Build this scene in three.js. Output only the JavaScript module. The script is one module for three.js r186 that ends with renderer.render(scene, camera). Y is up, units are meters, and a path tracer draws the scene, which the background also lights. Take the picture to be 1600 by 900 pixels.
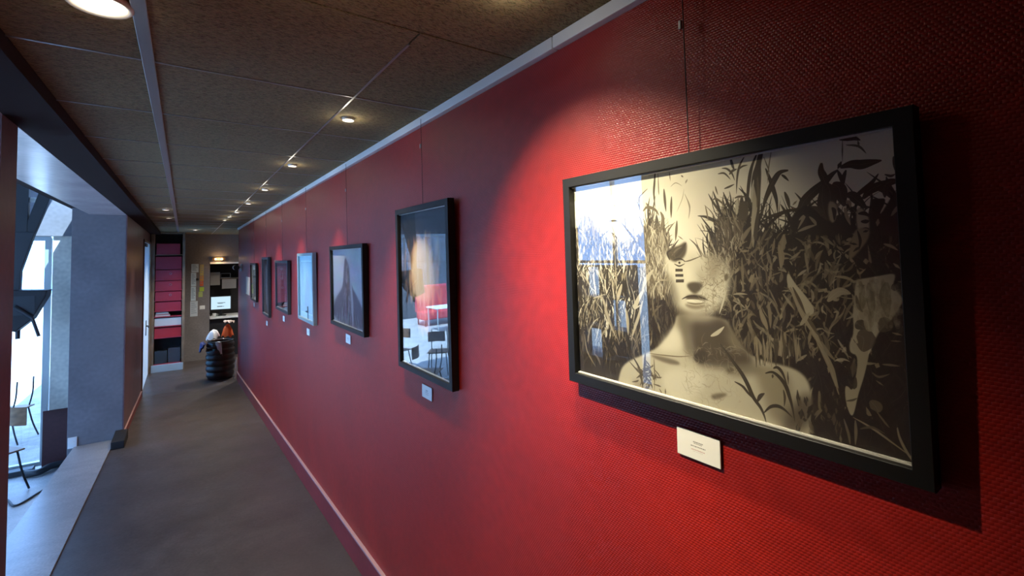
import * as THREE from 'three';
import { RoundedBoxGeometry } from 'three/addons/geometries/RoundedBoxGeometry.js';
import { mergeGeometries } from 'three/addons/utils/BufferGeometryUtils.js';
import { ImprovedNoise } from 'three/addons/math/ImprovedNoise.js';

// ------------------------------------------------------------------ camera, sky, exposure
const scene = new THREE.Scene();
const renderer = new THREE.WebGLRenderer({ antialias: true });
renderer.toneMapping = THREE.LinearToneMapping;
renderer.toneMappingExposure = 1.0;
renderer.shadowMap.enabled = true;
const EYE = 1.894;
const camera = new THREE.PerspectiveCamera(63.27, 16 / 9, 0.05, 200);
camera.position.set(0, EYE, 0);
camera.up.set(-0.01032, 0.99898, 0.04404);
camera.lookAt(new THREE.Vector3(0.57449, EYE + 0.04197, -0.81744));
camera.setViewOffset(1600, 900, 0, 81.5, 1600, 900);     // the photograph is cropped below the lens axis
scene.add(camera);
scene.background = new THREE.Color().setRGB(2.0, 4.2, 8.8);   // bright overcast daylight, cold against the warm lamps inside

const sun = new THREE.DirectionalLight(new THREE.Color().setRGB(.52, .76, 1), 26);   // high sun behind the building, falling on the terrace outside
sun.position.set(14, 34, 6); sun.target.position.set(0, 0, -10); sun.castShadow = true; sun.name = 'sun';
Object.assign(sun.shadow.camera, { left: -30, right: 30, top: 30, bottom: -30, near: 1, far: 90 }); sun.shadow.mapSize.set(2048, 2048);
scene.add(sun, sun.target);

// ------------------------------------------------------------------ helpers
const rng = (s) => () => { s |= 0; s = s + 0x6D2B79F5 | 0; let t = Math.imul(s ^ s >>> 15, 1 | s); t = t + Math.imul(t ^ t >>> 7, 61 | t) ^ t; return ((t ^ t >>> 14) >>> 0) / 4294967296; };
const taken = {};
const numbered = (n) => { taken[n] = (taken[n] || 0) + 1; return taken[n] === 1 ? n : `${n}_${String(taken[n] - 1).padStart(3, '0')}`; };
function metreUV(g) {                                     // texture coordinates in metres, by the side each face looks to
  if (g.index) g = g.toNonIndexed();
  g.computeVertexNormals();
  const p = g.attributes.position, uv = new Float32Array(p.count * 2), a = new THREE.Vector3(), b = new THREE.Vector3(), c = new THREE.Vector3();
  for (let i = 0; i < p.count; i += 3) {
    a.fromBufferAttribute(p, i); b.fromBufferAttribute(p, i + 1); c.fromBufferAttribute(p, i + 2);
    const n = b.clone().sub(a).cross(c.clone().sub(a)), ax = Math.abs(n.x), ay = Math.abs(n.y), az = Math.abs(n.z);
    [a, b, c].forEach((v, k) => { const q = ax >= ay && ax >= az ? [v.z, v.y] : ay >= az ? [v.x, v.z] : [v.x, v.y]; uv[(i + k) * 2] = q[0]; uv[(i + k) * 2 + 1] = q[1]; });
  }
  g.setAttribute('uv', new THREE.BufferAttribute(uv, 2));
  return g;
}
const box = (x0, x1, y0, y1, z0, z1) => metreUV(new THREE.BoxGeometry(Math.abs(x1 - x0), Math.abs(y1 - y0), Math.abs(z1 - z0)).translate((x0 + x1) / 2, (y0 + y1) / 2, (z0 + z1) / 2));
const rbox = (x0, x1, y0, y1, z0, z1, r = .005, s = 2) => metreUV(new RoundedBoxGeometry(Math.abs(x1 - x0), Math.abs(y1 - y0), Math.abs(z1 - z0), s, r).translate((x0 + x1) / 2, (y0 + y1) / 2, (z0 + z1) / 2));
function prismX(x0, x1, zy) {                             // an outline in z, y pushed along x
  const s = new THREE.Shape(zy.map(([z, y]) => new THREE.Vector2(-z, y)));
  const g = new THREE.ExtrudeGeometry(s, { depth: x1 - x0, bevelEnabled: false });
  g.rotateY(Math.PI / 2); g.translate(x0, 0, 0);          // shape x (= -z) becomes -z, depth becomes x
  return metreUV(g);
}
const tube = (pts, r, seg = 24, rs = 8, closed = false) => new THREE.TubeGeometry(new THREE.CatmullRomCurve3(pts.map((p) => new THREE.Vector3(...p)), closed), seg, r, rs, closed);
function rod(a, b, r, rs = 10) { const A = new THREE.Vector3(...a), B = new THREE.Vector3(...b), d = B.clone().sub(A); const g = new THREE.CylinderGeometry(r, r, d.length(), rs); g.applyQuaternion(new THREE.Quaternion().setFromUnitVectors(new THREE.Vector3(0, 1, 0), d.clone().normalize())); const m = A.add(B).multiplyScalar(.5); return g.translate(m.x, m.y, m.z); }
const merge = (l) => mergeGeometries(l.map((g) => { const q = g.index ? g.toNonIndexed() : g; for (const k of Object.keys(q.attributes)) if (!['position', 'normal', 'uv'].includes(k)) q.deleteAttribute(k); return q; }));
function mesh(name, geo, mat, parent = scene) { const m = new THREE.Mesh(geo, mat); m.name = parent === scene ? numbered(name) : name; m.castShadow = m.receiveShadow = true; parent.add(m); return m; }
function tag(o, label, category, group) { o.userData.label = label; o.userData.category = category; if (group) o.userData.group = group; return o; }
function thing(name, label, category, pos = [0, 0, 0], ry = 0, group) { const o = new THREE.Group(); o.name = numbered(name); o.position.set(...pos); o.rotation.y = ry; scene.add(o); return tag(o, label, category, group); }
function struct(name, geo, mat, label, category) { const o = geo ? mesh(name, geo, mat) : Object.assign(new THREE.Group(), { name: numbered(name) }); if (!geo) scene.add(o); o.userData.kind = 'structure'; return tag(o, label, category); }

// ------------------------------------------------------------------ textures and materials
const noise = new ImprovedNoise();
function dataTex(n, fn, metres, srgb = false) {
  const d = new Uint8Array(n * n * 4);
  for (let y = 0; y < n; y++) for (let x = 0; x < n; x++) { const c = fn(x / n, y / n), i = (y * n + x) * 4; const v = Array.isArray(c) ? c : [c, c, c]; for (let k = 0; k < 3; k++) d[i + k] = Math.max(0, Math.min(255, v[k] * 255)); d[i + 3] = 255; }
  const t = new THREE.DataTexture(d, n, n); t.wrapS = t.wrapT = THREE.RepeatWrapping; t.magFilter = THREE.LinearFilter; t.minFilter = THREE.LinearMipmapLinearFilter; t.generateMipmaps = true; t.repeat.set(1 / metres, 1 / metres); if (srgb) t.colorSpace = THREE.SRGBColorSpace; t.needsUpdate = true; return t;
}
const per = (u, v, f, s = 0) => { const a = (x, y) => noise.noise(x * f, y * f, s); const b = (x) => x * x * (3 - 2 * x), U = b(u), V = b(v); return (a(u, v) * (1 - U) + a(u - 1, v) * U) * (1 - V) + (a(u, v - 1) * (1 - U) + a(u - 1, v - 1) * U) * V; };
const mk = (w, h) => { const c = document.createElement('canvas'); c.width = w; c.height = h; return c; };
function canvasTex(cv, metres) { const t = new THREE.CanvasTexture(cv); t.colorSpace = THREE.SRGBColorSpace; t.anisotropy = 8; if (metres) { t.wrapS = t.wrapT = THREE.RepeatWrapping; t.repeat.set(1 / metres, 1 / metres); } return t; }
// woven glass-fibre wall covering: rows of staggered raised stitches, 9 mm wide and 6 mm high
const weave = dataTex(512, (u, v) => { const cx = u * 14, cy = v * 20, row = Math.floor(cy), fx = (cx + (row % 2) * .5) % 1, fy = cy % 1; const k = Math.sin(Math.PI * fx) ** .7 * Math.sin(Math.PI * fy) ** .6; return .12 + .75 * k + .1 * per(u, v, 24, 3) + .08 * per(u, v, 60, 9); }, .124);
const paintTone = dataTex(512, (u, v) => { const k = .9 + .1 * per(u, v, 5, 1) + .07 * per(u, v, 40, 2); return [k, k * .98, k * .98]; }, 1.7, true);
function strandCanvas(light) {
  const n = 1024, cv = mk(n, n), g = cv.getContext('2d'), R = rng(7);
  g.fillStyle = light ? '#808080' : '#98846a'; g.fillRect(0, 0, n, n);
  for (let i = 0; i < 26000; i++) { const x = R() * n, y = R() * n, l = 5 + R() * 20, a = (R() - .5) * 1.5, v = R(); g.strokeStyle = light ? `rgba(${v * 255 | 0},${v * 255 | 0},${v * 255 | 0},.5)` : v < .5 ? `rgba(${48 + R() * 40 | 0},${36 + R() * 30 | 0},${24 + R() * 20 | 0},.5)` : `rgba(${140 + R() * 50 | 0},${118 + R() * 44 | 0},${88 + R() * 34 | 0},.5)`; g.lineWidth = 1 + R() * 2.2;
    for (const [ox, oy] of [[0, 0], [n, 0], [-n, 0], [0, n], [0, -n]]) { g.beginPath(); g.moveTo(x + ox, y + oy); g.lineTo(x + ox + Math.cos(a) * l, y + oy + Math.sin(a) * l); g.stroke(); } }
  return cv;
}
const fibre = canvasTex(strandCanvas(false), .8), fibreBump = canvasTex(strandCanvas(true), .8); fibreBump.colorSpace = THREE.NoColorSpace;
const linoTone = dataTex(1024, (u, v) => { const k = .80 + .12 * per(u, v, 4, 5) + .1 * per(u, v, 17, 6) + .12 * per(u, v, 130, 7); return [k, k * .97, k * .95]; }, 2.3, true);
const linoRough = dataTex(512, (u, v) => .40 + .10 * per(u, v, 6, 8) + .06 * per(u, v, 50, 4), 1.9);
const grain = dataTex(512, (u, v) => { const k = .78 + .2 * per(u * .999, v, 3, 2) + .14 * Math.sin((v * 60 + 3 * per(u, v, 4, 1)) * 6.283); return [k, k * .92, k * .84]; }, .6, true);

const std = (rgb, rough, extra = {}) => { const m = new THREE.MeshPhysicalMaterial({ roughness: rough, ...extra }); m.color.setRGB(...rgb); return m; };
const M = {
  redWall: std([.41, .020, .013], .29, { map: paintTone, bumpMap: weave, bumpScale: .0010, anisotropy: .9, anisotropyRotation: 0 }),   // the rows of stitches smear reflections upright
  redPaint: std([.30, .028, .030], .38, { map: paintTone }),
  maroon: std([.105, .030, .030], .5, { map: paintTone }),
  ceilingBoard: std([.82, .88, .76], .95, { map: fibre, bumpMap: fibreBump, bumpScale: .0015 }),
  beam: std([.034, .024, .024], .9, { specularIntensity: .15 }),
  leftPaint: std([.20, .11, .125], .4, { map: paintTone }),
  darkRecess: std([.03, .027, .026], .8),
  alu: std([.42, .42, .42], .38, { metalness: .85 }),
  railPaint: std([.82, .83, .84], .3),
  litPaint: std([.82, .82, .82], .24, { map: paintTone }),  // header paint lightened to stand for daylight on its underside
  plaster: std([.235, .235, .25], .7, { map: paintTone }),  // same paint as the header, set darker so the piers look shaded
  greyWall: std([.25, .235, .225], .7, { map: paintTone }),
  cream: std([.84, .80, .66], .8, { map: paintTone }),
  lino: std([.105, .090, .090], 1, { map: linoTone, roughnessMap: linoRough }),
  sillStone: std([.50, .51, .53], .3, { map: linoTone }),
  cafeFloor: std([.66, .68, .69], .45, { map: linoTone }),
  paving: std([.66, .65, .62], .85, { map: linoTone }),
  backdropWall: std([.055, .055, .06], .85),  // kept dark so the added backdrop dims the picture glass
  black: std([.012, .012, .013], .5),
  blackSatin: std([.007, .0066, .006], .5, { specularIntensity: .7 }),
  blackMetal: std([.02, .02, .022], .4, { metalness: .4 }),
  darkSteel: std([.028, .032, .036], .5),
  silver: std([.50, .55, .55], .35, { metalness: .5 }),
  chrome: std([.62, .62, .62], .2, { metalness: 1 }),
  white: std([.78, .78, .76], .5),
  ink: std([.18, .26, .34], .8),
  card: std([.80, .80, .76], .7),
  mount: std([.70, .69, .64], .6),
  wood: std([.40, .25, .13], .5, { map: grain }),
  paleWood: std([.36, .30, .24], .6, { map: grain }),
  redBox: std([.30, .018, .040], .5),
  redFabric: std([.50, .02, .03], .85),
  glass: std([1, 1, 1], .0, { transmission: 1, thickness: 0, ior: 1.5 }),
  wire: std([.045, .028, .026], .5),
  trim: std([.62, .58, .56], .35, { metalness: .2 }),
  lampGlow: (() => { const m = std([.9, .88, .8], .4); m.emissive.setRGB(1, .86, .62); m.emissiveIntensity = 9; return m; })(),
};

// ------------------------------------------------------------------ the corridor shell
const S = .0623, LANDING = 11.7, YL = -S * LANDING, CEIL = 2.605;
const floorAt = (d) => -S * Math.min(Math.max(d, -3), LANDING);          // the corridor falls away from the camera, then lies level
const END = 15, BACK = 2;
struct('floor', prismX(-.74, 2.6, [[BACK, floorAt(-BACK)], [-LANDING, YL], [-END - 1.2, YL], [-END - 1.2, -1.35], [BACK, -1.35]]), M.lino, 'dark grey brown lino floor sloping down the corridor', 'floor');
struct('wall_right', box(1, 1.22, -1.3, CEIL + .1, BACK, -12), M.redWall, 'long red wall with a woven texture hung with framed pictures', 'wall');
struct('wall_back', box(-1.3, 1.3, -1.3, CEIL + .1, BACK, BACK + .2), M.maroon, 'plain dark wall closing the corridor', 'wall');
// left wall: piers, headers, the thick reveals of the openings
const XL = -.65, XB = -1.22, HEAD = 2.545;
const wallLeft = struct('wall_left', null, null, 'thick left wall opened towards the sunlit side room', 'wall');
{
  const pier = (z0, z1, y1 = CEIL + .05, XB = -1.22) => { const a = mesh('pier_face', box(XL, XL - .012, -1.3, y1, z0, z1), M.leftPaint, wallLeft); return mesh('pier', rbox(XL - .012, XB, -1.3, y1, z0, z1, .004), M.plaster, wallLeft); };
  pier(BACK, -2.1); pier(-2.9, -3.14, CEIL + .05, -.79); pier(-8.43, -11.7); pier(-13.98, -END);
  for (const [a, b] of [[-2.1, -2.9], [-3.14, -8.43]]) mesh('header', box(XL - .002, -1.05, HEAD, CEIL + .12, a, b), M.litPaint, wallLeft);
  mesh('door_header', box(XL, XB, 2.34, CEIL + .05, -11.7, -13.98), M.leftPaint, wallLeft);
  mesh('upper_wall', box(-1.05, XB, HEAD + .2, 3.7, BACK, -8.43), M.plaster, wallLeft);
}
struct('trim_1', box(XL + .19, XL, HEAD, CEIL, BACK, -END), M.beam, 'dark boxed beam under the ceiling above the opening', 'beam');
const sill = (d) => [-d, floorAt(d) + .012];
struct('trim_2', prismX(-1.15, -.74, [sill(1.2), sill(8.43), [-8.43, -1.3], [-1.2, -1.3]]), M.sillStone, 'pale grey sill along the foot of the opening', 'sill');
// baseboards with their thin pale upper edge
const base = struct('baseboard_right', null, null, 'red painted skirting with a pale top edge along the red wall', 'baseboard');
mesh('board', prismX(.985, 1, [[BACK, floorAt(-BACK)], [-LANDING, YL], [-12, YL], [-12, YL + .17], [-LANDING, YL + .17], [BACK, floorAt(-BACK) + .175]]), M.redPaint, base);
mesh('top_edge', prismX(.98, 1, [[BACK, floorAt(-BACK) + .175], [-LANDING, YL + .17], [-12, YL + .17], [-12, YL + .182], [-LANDING, YL + .182], [BACK, floorAt(-BACK) + .187]]), std([.46, .27, .27], .35), base);
const baseL = struct('baseboard_left', null, null, 'low skirting with a pale edge beyond the opening', 'baseboard');
mesh('board', prismX(XL, XL + .014, [[-8.43, floorAt(8.43)], [-LANDING, YL], [-LANDING, YL + .1], [-8.43, floorAt(8.43) + .1]]), M.redPaint, baseL);
mesh('top_edge', prismX(XL, XL + .018, [[-8.43, floorAt(8.43) + .1], [-LANDING, YL + .1], [-LANDING, YL + .112], [-8.43, floorAt(8.43) + .112]]), std([.46, .27, .27], .35), baseL);
// picture rail at the top of the red wall, in lengths that butt with an open joint
const rail = struct('trim_3', null, null, 'pale grey picture rail along the top of the red wall', 'rail');
for (const [a, b] of [[BACK, -1.137], [-1.142, -4.1], [-4.104, -7.1], [-7.104, -12]]) mesh('rail_length', rbox(.972, 1, CEIL - .042, CEIL - .001, a, b, .003), M.railPaint, rail);

// ceiling of wood-fibre boards in rows, with metal bars in the joints
const ceil = struct('ceiling', null, null, 'brown wood fibre board ceiling with metal bars', 'ceiling');
mesh('slab', box(-1.25, 2.8, CEIL + .022, CEIL + .14, BACK + .1, -END - 1.2), M.beam, ceil);
{
  const cols = [[-.46, -.126], [-.092, .606], [.612, .998]], R = rng(3); let z = BACK, k = 0;
  const rows = []; for (let j = 2.02 - .705 * 6; j < 12.2; j += .7125) rows.push(j);
  rows.push(END);
  for (let i = 0; i < rows.length - 1; i++) for (const [x0, x1] of rows[i] < 1.25 ? [cols[0], [-.092, .998]] : cols) {
    const g = rbox(x0, x1, CEIL, CEIL + .02, -rows[i] - .003, -rows[i + 1] + .003, .002), u = R(), v = R(), uv = g.attributes.uv;
    for (let q = 0; q < uv.count; q++) uv.setXY(q, uv.getX(q) + u, uv.getY(q) + v);
    mesh('ceiling_board', g, M.ceilingBoard, ceil);
  }
  mesh('ceiling_board', rbox(1.0, 2.6, CEIL, CEIL + .02, -12.02, -END, .002), M.ceilingBoard, ceil);
  mesh('carrier_bar', rbox(-.127, -.091, CEIL - .008, CEIL + .01, BACK, -END, .002), M.alu, ceil);
  mesh('carrier_bar', box(.605, .613, CEIL - .0025, CEIL + .01, -1.45, -END), M.alu, ceil);
  for (const j of rows.slice(0, -1)) if (j > 1.9) for (const [x0, x1] of [[-.46, -.127], [-.091, .604], [.614, .97]]) mesh('joint_bar', box(x0, x1, CEIL - .0025, CEIL + .008, -j - .005, -j + .005), M.alu, ceil);
}
// the end of the corridor
const endWall = struct('wall_end', null, null, 'grey end wall with a recess for the desk', 'wall');
mesh('wall_panel', box(-.66, .585, -1.3, CEIL + .1, -END, -END - .15), M.greyWall, endWall);
mesh('wall_panel', box(.585, 2.6, 1.84, CEIL + .1, -END, -END - .15), M.greyWall, endWall);
mesh('recess_side', box(.565, .585, -1.3, 1.84, -END - .15, -END - 1.1), M.greyWall, endWall);
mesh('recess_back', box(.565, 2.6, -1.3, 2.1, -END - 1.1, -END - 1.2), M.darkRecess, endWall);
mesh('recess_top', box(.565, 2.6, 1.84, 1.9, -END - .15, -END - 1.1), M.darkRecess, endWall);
mesh('recess_rail', rbox(.585, 2.0, 1.80, 1.845, -END + .03, -END - .02, .004), M.white, endWall);
mesh('skirting', box(.04, .585, YL, YL + .1, -END + .012, -END), M.greyWall, endWall);
struct('wall_lobby', box(2.6, 2.8, -1.3, CEIL + .1, -11.8, -END - 1.2), M.greyWall, 'grey side wall of the lobby behind the red wall', 'wall');
struct('wall_lobby_near', box(1.22, 2.8, -1.3, CEIL + .1, -11.8, -12), M.greyWall, 'grey wall returning behind the red wall', 'wall');

// glazed door at the far left, daylight behind its frosted pane
const door = struct('door_1', null, null, 'tall pale blue frosted glass door at the corridor end', 'door');
{
  const frosted = std([.62, .90, 1], 1, { transmission: .6, thickness: 0 });
  mesh('frame_post', rbox(XL + .02, XL - .06, YL, 2.34, -11.70, -11.76, .004), M.paleWood, door);
  mesh('frame_post', rbox(XL + .02, XL - .06, YL, 2.34, -13.92, -13.98, .004), M.paleWood, door);
  mesh('frame_head', rbox(XL + .02, XL - .06, 2.30, 2.34, -11.70, -13.98, .004), M.paleWood, door);
  mesh('leaf', rbox(XL - .005, XL - .03, YL + .01, 2.30, -11.77, -13.91, .003), frosted, door);
  const hz = -12.9, plate = mesh('lock_plate', rbox(XL + .006, XL - .006, .30, .62, hz - .05, hz + .05, .004), M.darkSteel, door);
  mesh('lever', merge([rod([XL, .5, hz], [XL + .05, .5, hz], .014), rod([XL + .05, .5, hz], [XL + .05, .49, hz + .16], .013)]), M.darkSteel, plate);
  mesh('door_closer', rbox(XL + .03, XL, 2.2, 2.27, -12.0, -12.5, .008), M.darkSteel, door);
}

// ------------------------------------------------------------------ the side room behind the opening, and the terrace outside it
const RX = -5.5, RZ = -9.3, RF = -.98, RC = 3.6;
struct('floor_side_room', box(RX, -1.15, RF - .2, RF, BACK, RZ), M.cafeFloor, 'pale floor of the sunken side room', 'floor');
struct('ceiling_side_room', box(RX - .2, XB, RC, RC + .15, BACK + .2, RZ - .2), M.plaster, 'plain ceiling of the side room', 'ceiling');
struct('wall_side_room_near', box(RX, XB, RF, RC, BACK, BACK + .2), M.cream, 'cream wall of the side room behind the viewer', 'wall');
const backWall = struct('wall_side_room_back', null, null, 'side room wall with cream panel, dark red dado and glazing', 'wall');
mesh('cream_panel', box(-1.54, -1.2, RF, 2.285, RZ, RZ - .2), M.cream, backWall);
mesh('dado', box(-1.60, -1.2, RF, -.19, RZ + .012, RZ), M.maroon, backWall);
mesh('upper_wall', box(RX, -1.2, 2.285, RC, RZ + .03, RZ - .2), M.plaster, backWall);
struct('wall_side_room_top', box(RX, RX - .2, 3.35, RC, BACK, RZ), M.plaster, 'strip of wall over the side windows', 'wall');
function glazing(n, label, along, at, a0, a1, y0, y1, posts, rails) {
  const w = struct('window_' + n, null, null, label, 'window');
  const b = (u0, u1, v0, v1, t) => along === 'x' ? rbox(u0, u1, v0, v1, at + t, at - t, .004) : rbox(at - t, at + t, v0, v1, u0, u1, .004);
  for (const p of posts) mesh('frame_post', b(p - .035, p + .035, y0, y1, .04), M.silver, w);
  for (const r of rails) mesh('frame_rail', b(Math.min(a0, a1), Math.max(a0, a1), r - .03, r + .03, .038), M.silver, w);
  for (let i = 0; i < posts.length - 1; i++) for (let j = 0; j < rails.length - 1; j++) mesh('pane', b(Math.min(posts[i], posts[i + 1]) + .035, Math.max(posts[i], posts[i + 1]) - .035, rails[j] + .03, rails[j + 1] - .03, .004), M.glass, w);
}
glazing(1, 'tall terrace window in the end of the side room', 'x', RZ - .1, -1.575, RX, RF + .03, 2.26, [-1.60, -2.9, -4.2, -5.46], [RF + .05, 2.25]);
glazing(2, 'long window in the outer wall of the side room', 'z', RX - .1, BACK, RZ, RF, 3.35, [1.96, -.3, -2.5, -4.7, -6.9, -9.26], [RF + .03, 1.5, 3.32]);
struct('wall_added_backdrop', box(-16, -5.0, RF - .06, 5.4, -19.5, -20), M.backdropWall, 'added dark wall across the terrace, dimming the mirrored sky', 'wall');  // unseen wall put in to keep bright sky out of the picture glass
struct('ground_terrace', box(-40, 6, RF - .4, RF - .06, BACK + 14, -60), M.paving, 'pale paved terrace outside the side room', 'ground');
mesh('threshold_bar', rbox(-2.6, -1.66, RF, RF + .07, RZ + .16, RZ + .02, .01), M.darkSteel);
tag(scene.children.at(-1), 'low dark bar on the floor below the bright window', 'bar');

// ---- drawing helpers and the other prints ----
function spline(p) { const n = p.length / 2, out = []; if (n < 3) { for (let i = 0; i < n; i++) out.push([p[2 * i], p[2 * i + 1]]); if (n === 2) { const [a, b] = out; return [a, [(a[0] + b[0]) / 2, (a[1] + b[1]) / 2], b]; } return out; }
  const q = (i) => { i = Math.max(0, Math.min(n - 1, i)); return [p[2 * i], p[2 * i + 1]]; };
  for (let i = 0; i < n - 1; i++) for (let k = 0; k < 6; k++) { const t = k / 6, a = q(i - 1), b = q(i), c = q(i + 1), d = q(i + 2); out.push([0, 1].map((j) => .5 * (2 * b[j] + (c[j] - a[j]) * t + (2 * a[j] - 5 * b[j] + 4 * c[j] - d[j]) * t * t + (3 * b[j] - a[j] - 3 * c[j] + d[j]) * t * t * t))); }
  out.push(q(n - 1)); return out; }
function blade(g, p, w, style) { const s = spline(p), n = s.length, L = [], Rr = []; for (let i = 0; i < n; i++) { const a = s[Math.max(0, i - 1)], b = s[Math.min(n - 1, i + 1)], dx = b[0] - a[0], dy = b[1] - a[1], l = Math.hypot(dx, dy) || 1, t = i / (n - 1), h = w / 2 * (.07 + .93 * Math.pow(Math.sin(Math.PI * (.07 + .91 * t)), 1.15)); L.push([s[i][0] - dy / l * h, s[i][1] + dx / l * h]); Rr.push([s[i][0] + dy / l * h, s[i][1] - dx / l * h]); }
  g.fillStyle = style; g.beginPath(); g.moveTo(...L[0]); for (const q of L.concat(Rr.reverse())) g.lineTo(...q); g.closePath(); g.fill(); if (w > 17) { g.strokeStyle = 'rgba(255,250,225,.10)'; g.lineWidth = 1.6; g.beginPath(); s.forEach((q, i) => i ? g.lineTo(q[0] - 2, q[1]) : g.moveTo(q[0] - 2, q[1])); g.stroke(); } }
function pathOf(p) { const n = p.length / 2, P = new Path2D(); const mid = (i) => [(p[2 * (i % n)] + p[2 * ((i + 1) % n)]) / 2, (p[2 * (i % n) + 1] + p[2 * ((i + 1) % n) + 1]) / 2]; P.moveTo(...mid(0)); for (let i = 1; i <= n; i++) P.quadraticCurveTo(p[2 * (i % n)], p[2 * (i % n) + 1], ...mid(i)); P.closePath(); return P; }
function blob(g, p, style, blur = 0) { const f = g.filter; if (blur) g.filter = `blur(${blur}px)`; g.fillStyle = style; g.fill(pathOf(p)); if (blur) g.filter = f || 'none'; }
function drawAmber() { const W = 700, H = 960, cv = mk(W, H), g = cv.getContext('2d'), R = rng(5); g.fillStyle = '#101114'; g.fillRect(0, 0, W, H);
  g.filter = 'blur(9px)'; for (let i = 0; i < 260; i++) { const x = 330 + (R() + R() + R() - 1.5) * 250, y = 200 + R() * 330, l = 60 + R() * 150; g.strokeStyle = `rgba(${190 + R() * 50 | 0},${130 + R() * 50 | 0},${70 + R() * 40 | 0},.42)`; g.lineWidth = 8 + R() * 20; g.beginPath(); g.moveTo(x, y - l * .5); g.quadraticCurveTo(x + (R() - .5) * 90, y, x + (R() - .5) * 70, y + l * .6); g.stroke(); }
  for (let i = 0; i < 120; i++) { g.fillStyle = `rgba(244,206,150,.26)`; g.beginPath(); g.ellipse(330 + (R() - .5) * 200, 380 + (R() - .5) * 260, 20 + R() * 60, 30 + R() * 70, 0, 0, 7); g.fill(); }
  for (let i = 0; i < 44; i++) { g.fillStyle = 'rgba(226,130,110,.2)'; g.beginPath(); g.ellipse(330 + (R() - .5) * 150, 590 + R() * 130, 16 + R() * 40, 30 + R() * 60, 0, 0, 7); g.fill(); }
  g.filter = 'blur(3px)'; for (let i = 0; i < 90; i++) { const x = 330 + (R() + R() - 1) * 210, y = 190 + R() * 360; g.strokeStyle = `rgba(255,232,196,.5)`; g.lineWidth = 1.5 + R() * 3; g.beginPath(); g.moveTo(x, y); g.bezierCurveTo(x + (R() - .5) * 80, y + 60, x + (R() - .5) * 80, y + 100, x + (R() - .5) * 60, y + 130 + R() * 60); g.stroke(); }
  g.filter = 'none'; return cv; }
function drawSpire() { const W = 960, H = 680, cv = mk(W, H), g = cv.getContext('2d'), R = rng(15); g.fillStyle = '#a9b0b8'; g.fillRect(0, 0, W, H);
  for (let i = 0; i < 90; i++) { g.fillStyle = `rgba(${150 + R() * 70 | 0},${156 + R() * 70 | 0},${168 + R() * 70 | 0},.10)`; g.beginPath(); g.ellipse(R() * W, R() * 420, 60 + R() * 160, 30 + R() * 70, 0, 0, 7); g.fill(); }
  blob(g, [0, 520, 120, 440, 250, 380, 330, 330, 380, 120, 420, 70, 470, 110, 540, 170, 590, 330, 700, 380, 830, 460, 960, 560, 960, 680, 0, 680], '#5d5b66', 10);
  for (let i = 0; i < 520; i++) { const t = R(), y = 110 + t * 560, sp = 40 + t * t * 430, x = 470 + (R() + R() - 1) * sp, l = 30 + R() * 130, v = R(); blade(g, [x, y, x + (x - 470) * .06, y + l * .5, x + (x - 470) * .16 + (R() - .5) * 20, y + l], 4 + R() * 12, v < .6 ? `rgba(${50 + R() * 30 | 0},${46 + R() * 30 | 0},${54 + R() * 30 | 0},.55)` : `rgba(${150 + R() * 70 | 0},${150 + R() * 60 | 0},${160 + R() * 50 | 0},.5)`); }
  blade(g, [540, 180, 590, 380, 610, 560, 620, 680], 60, 'rgba(190,190,196,.75)'); blade(g, [430, 300, 470, 420, 450, 600], 44, 'rgba(70,58,64,.9)'); blob(g, [455, 300, 500, 290, 520, 340, 490, 380, 455, 360], '#6a5550', 4); return cv; }
function drawTeal() { const W = 600, H = 560, cv = mk(W, H), g = cv.getContext('2d'), R = rng(25); g.fillStyle = '#5f8f98'; g.fillRect(0, 0, W, H); g.filter = 'blur(12px)'; for (let i = 0; i < 80; i++) { g.fillStyle = R() < .5 ? 'rgba(150,200,206,.16)' : 'rgba(40,80,92,.14)'; g.beginPath(); g.ellipse(R() * W, R() * H, 30 + R() * 90, 40 + R() * 120, 0, 0, 7); g.fill(); }
  blob(g, [250, 120, 330, 90, 380, 150, 370, 240, 430, 330, 470, 560, 150, 560, 200, 330, 250, 240], 'rgba(70,92,110,.75)'); blob(g, [280, 110, 330, 100, 350, 160, 310, 190], 'rgba(170,196,200,.7)'); g.filter = 'none'; g.strokeStyle = 'rgba(210,236,238,.8)'; g.lineWidth = 10; g.strokeRect(6, 6, W - 12, H - 12); return cv; }
function drawDusk() { const W = 860, H = 600, cv = mk(W, H), g = cv.getContext('2d'), R = rng(35); g.fillStyle = '#4c4648'; g.fillRect(0, 0, W, H); g.filter = 'blur(10px)'; for (let i = 0; i < 120; i++) { g.fillStyle = `rgba(${80 + R() * 80 | 0},${74 + R() * 74 | 0},${78 + R() * 74 | 0},.16)`; g.beginPath(); g.ellipse(R() * W, R() * H, 40 + R() * 90, 30 + R() * 100, 0, 0, 7); g.fill(); }
  blob(g, [330, 130, 420, 90, 500, 150, 520, 260, 570, 360, 560, 600, 280, 600, 270, 380, 320, 250], '#1d171a'); blob(g, [380, 120, 450, 110, 470, 190, 420, 230, 380, 190], '#8d8280'); blob(g, [560, 380, 610, 380, 620, 600, 570, 600], '#a8a4a2'); g.filter = 'none'; return cv; }
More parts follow.
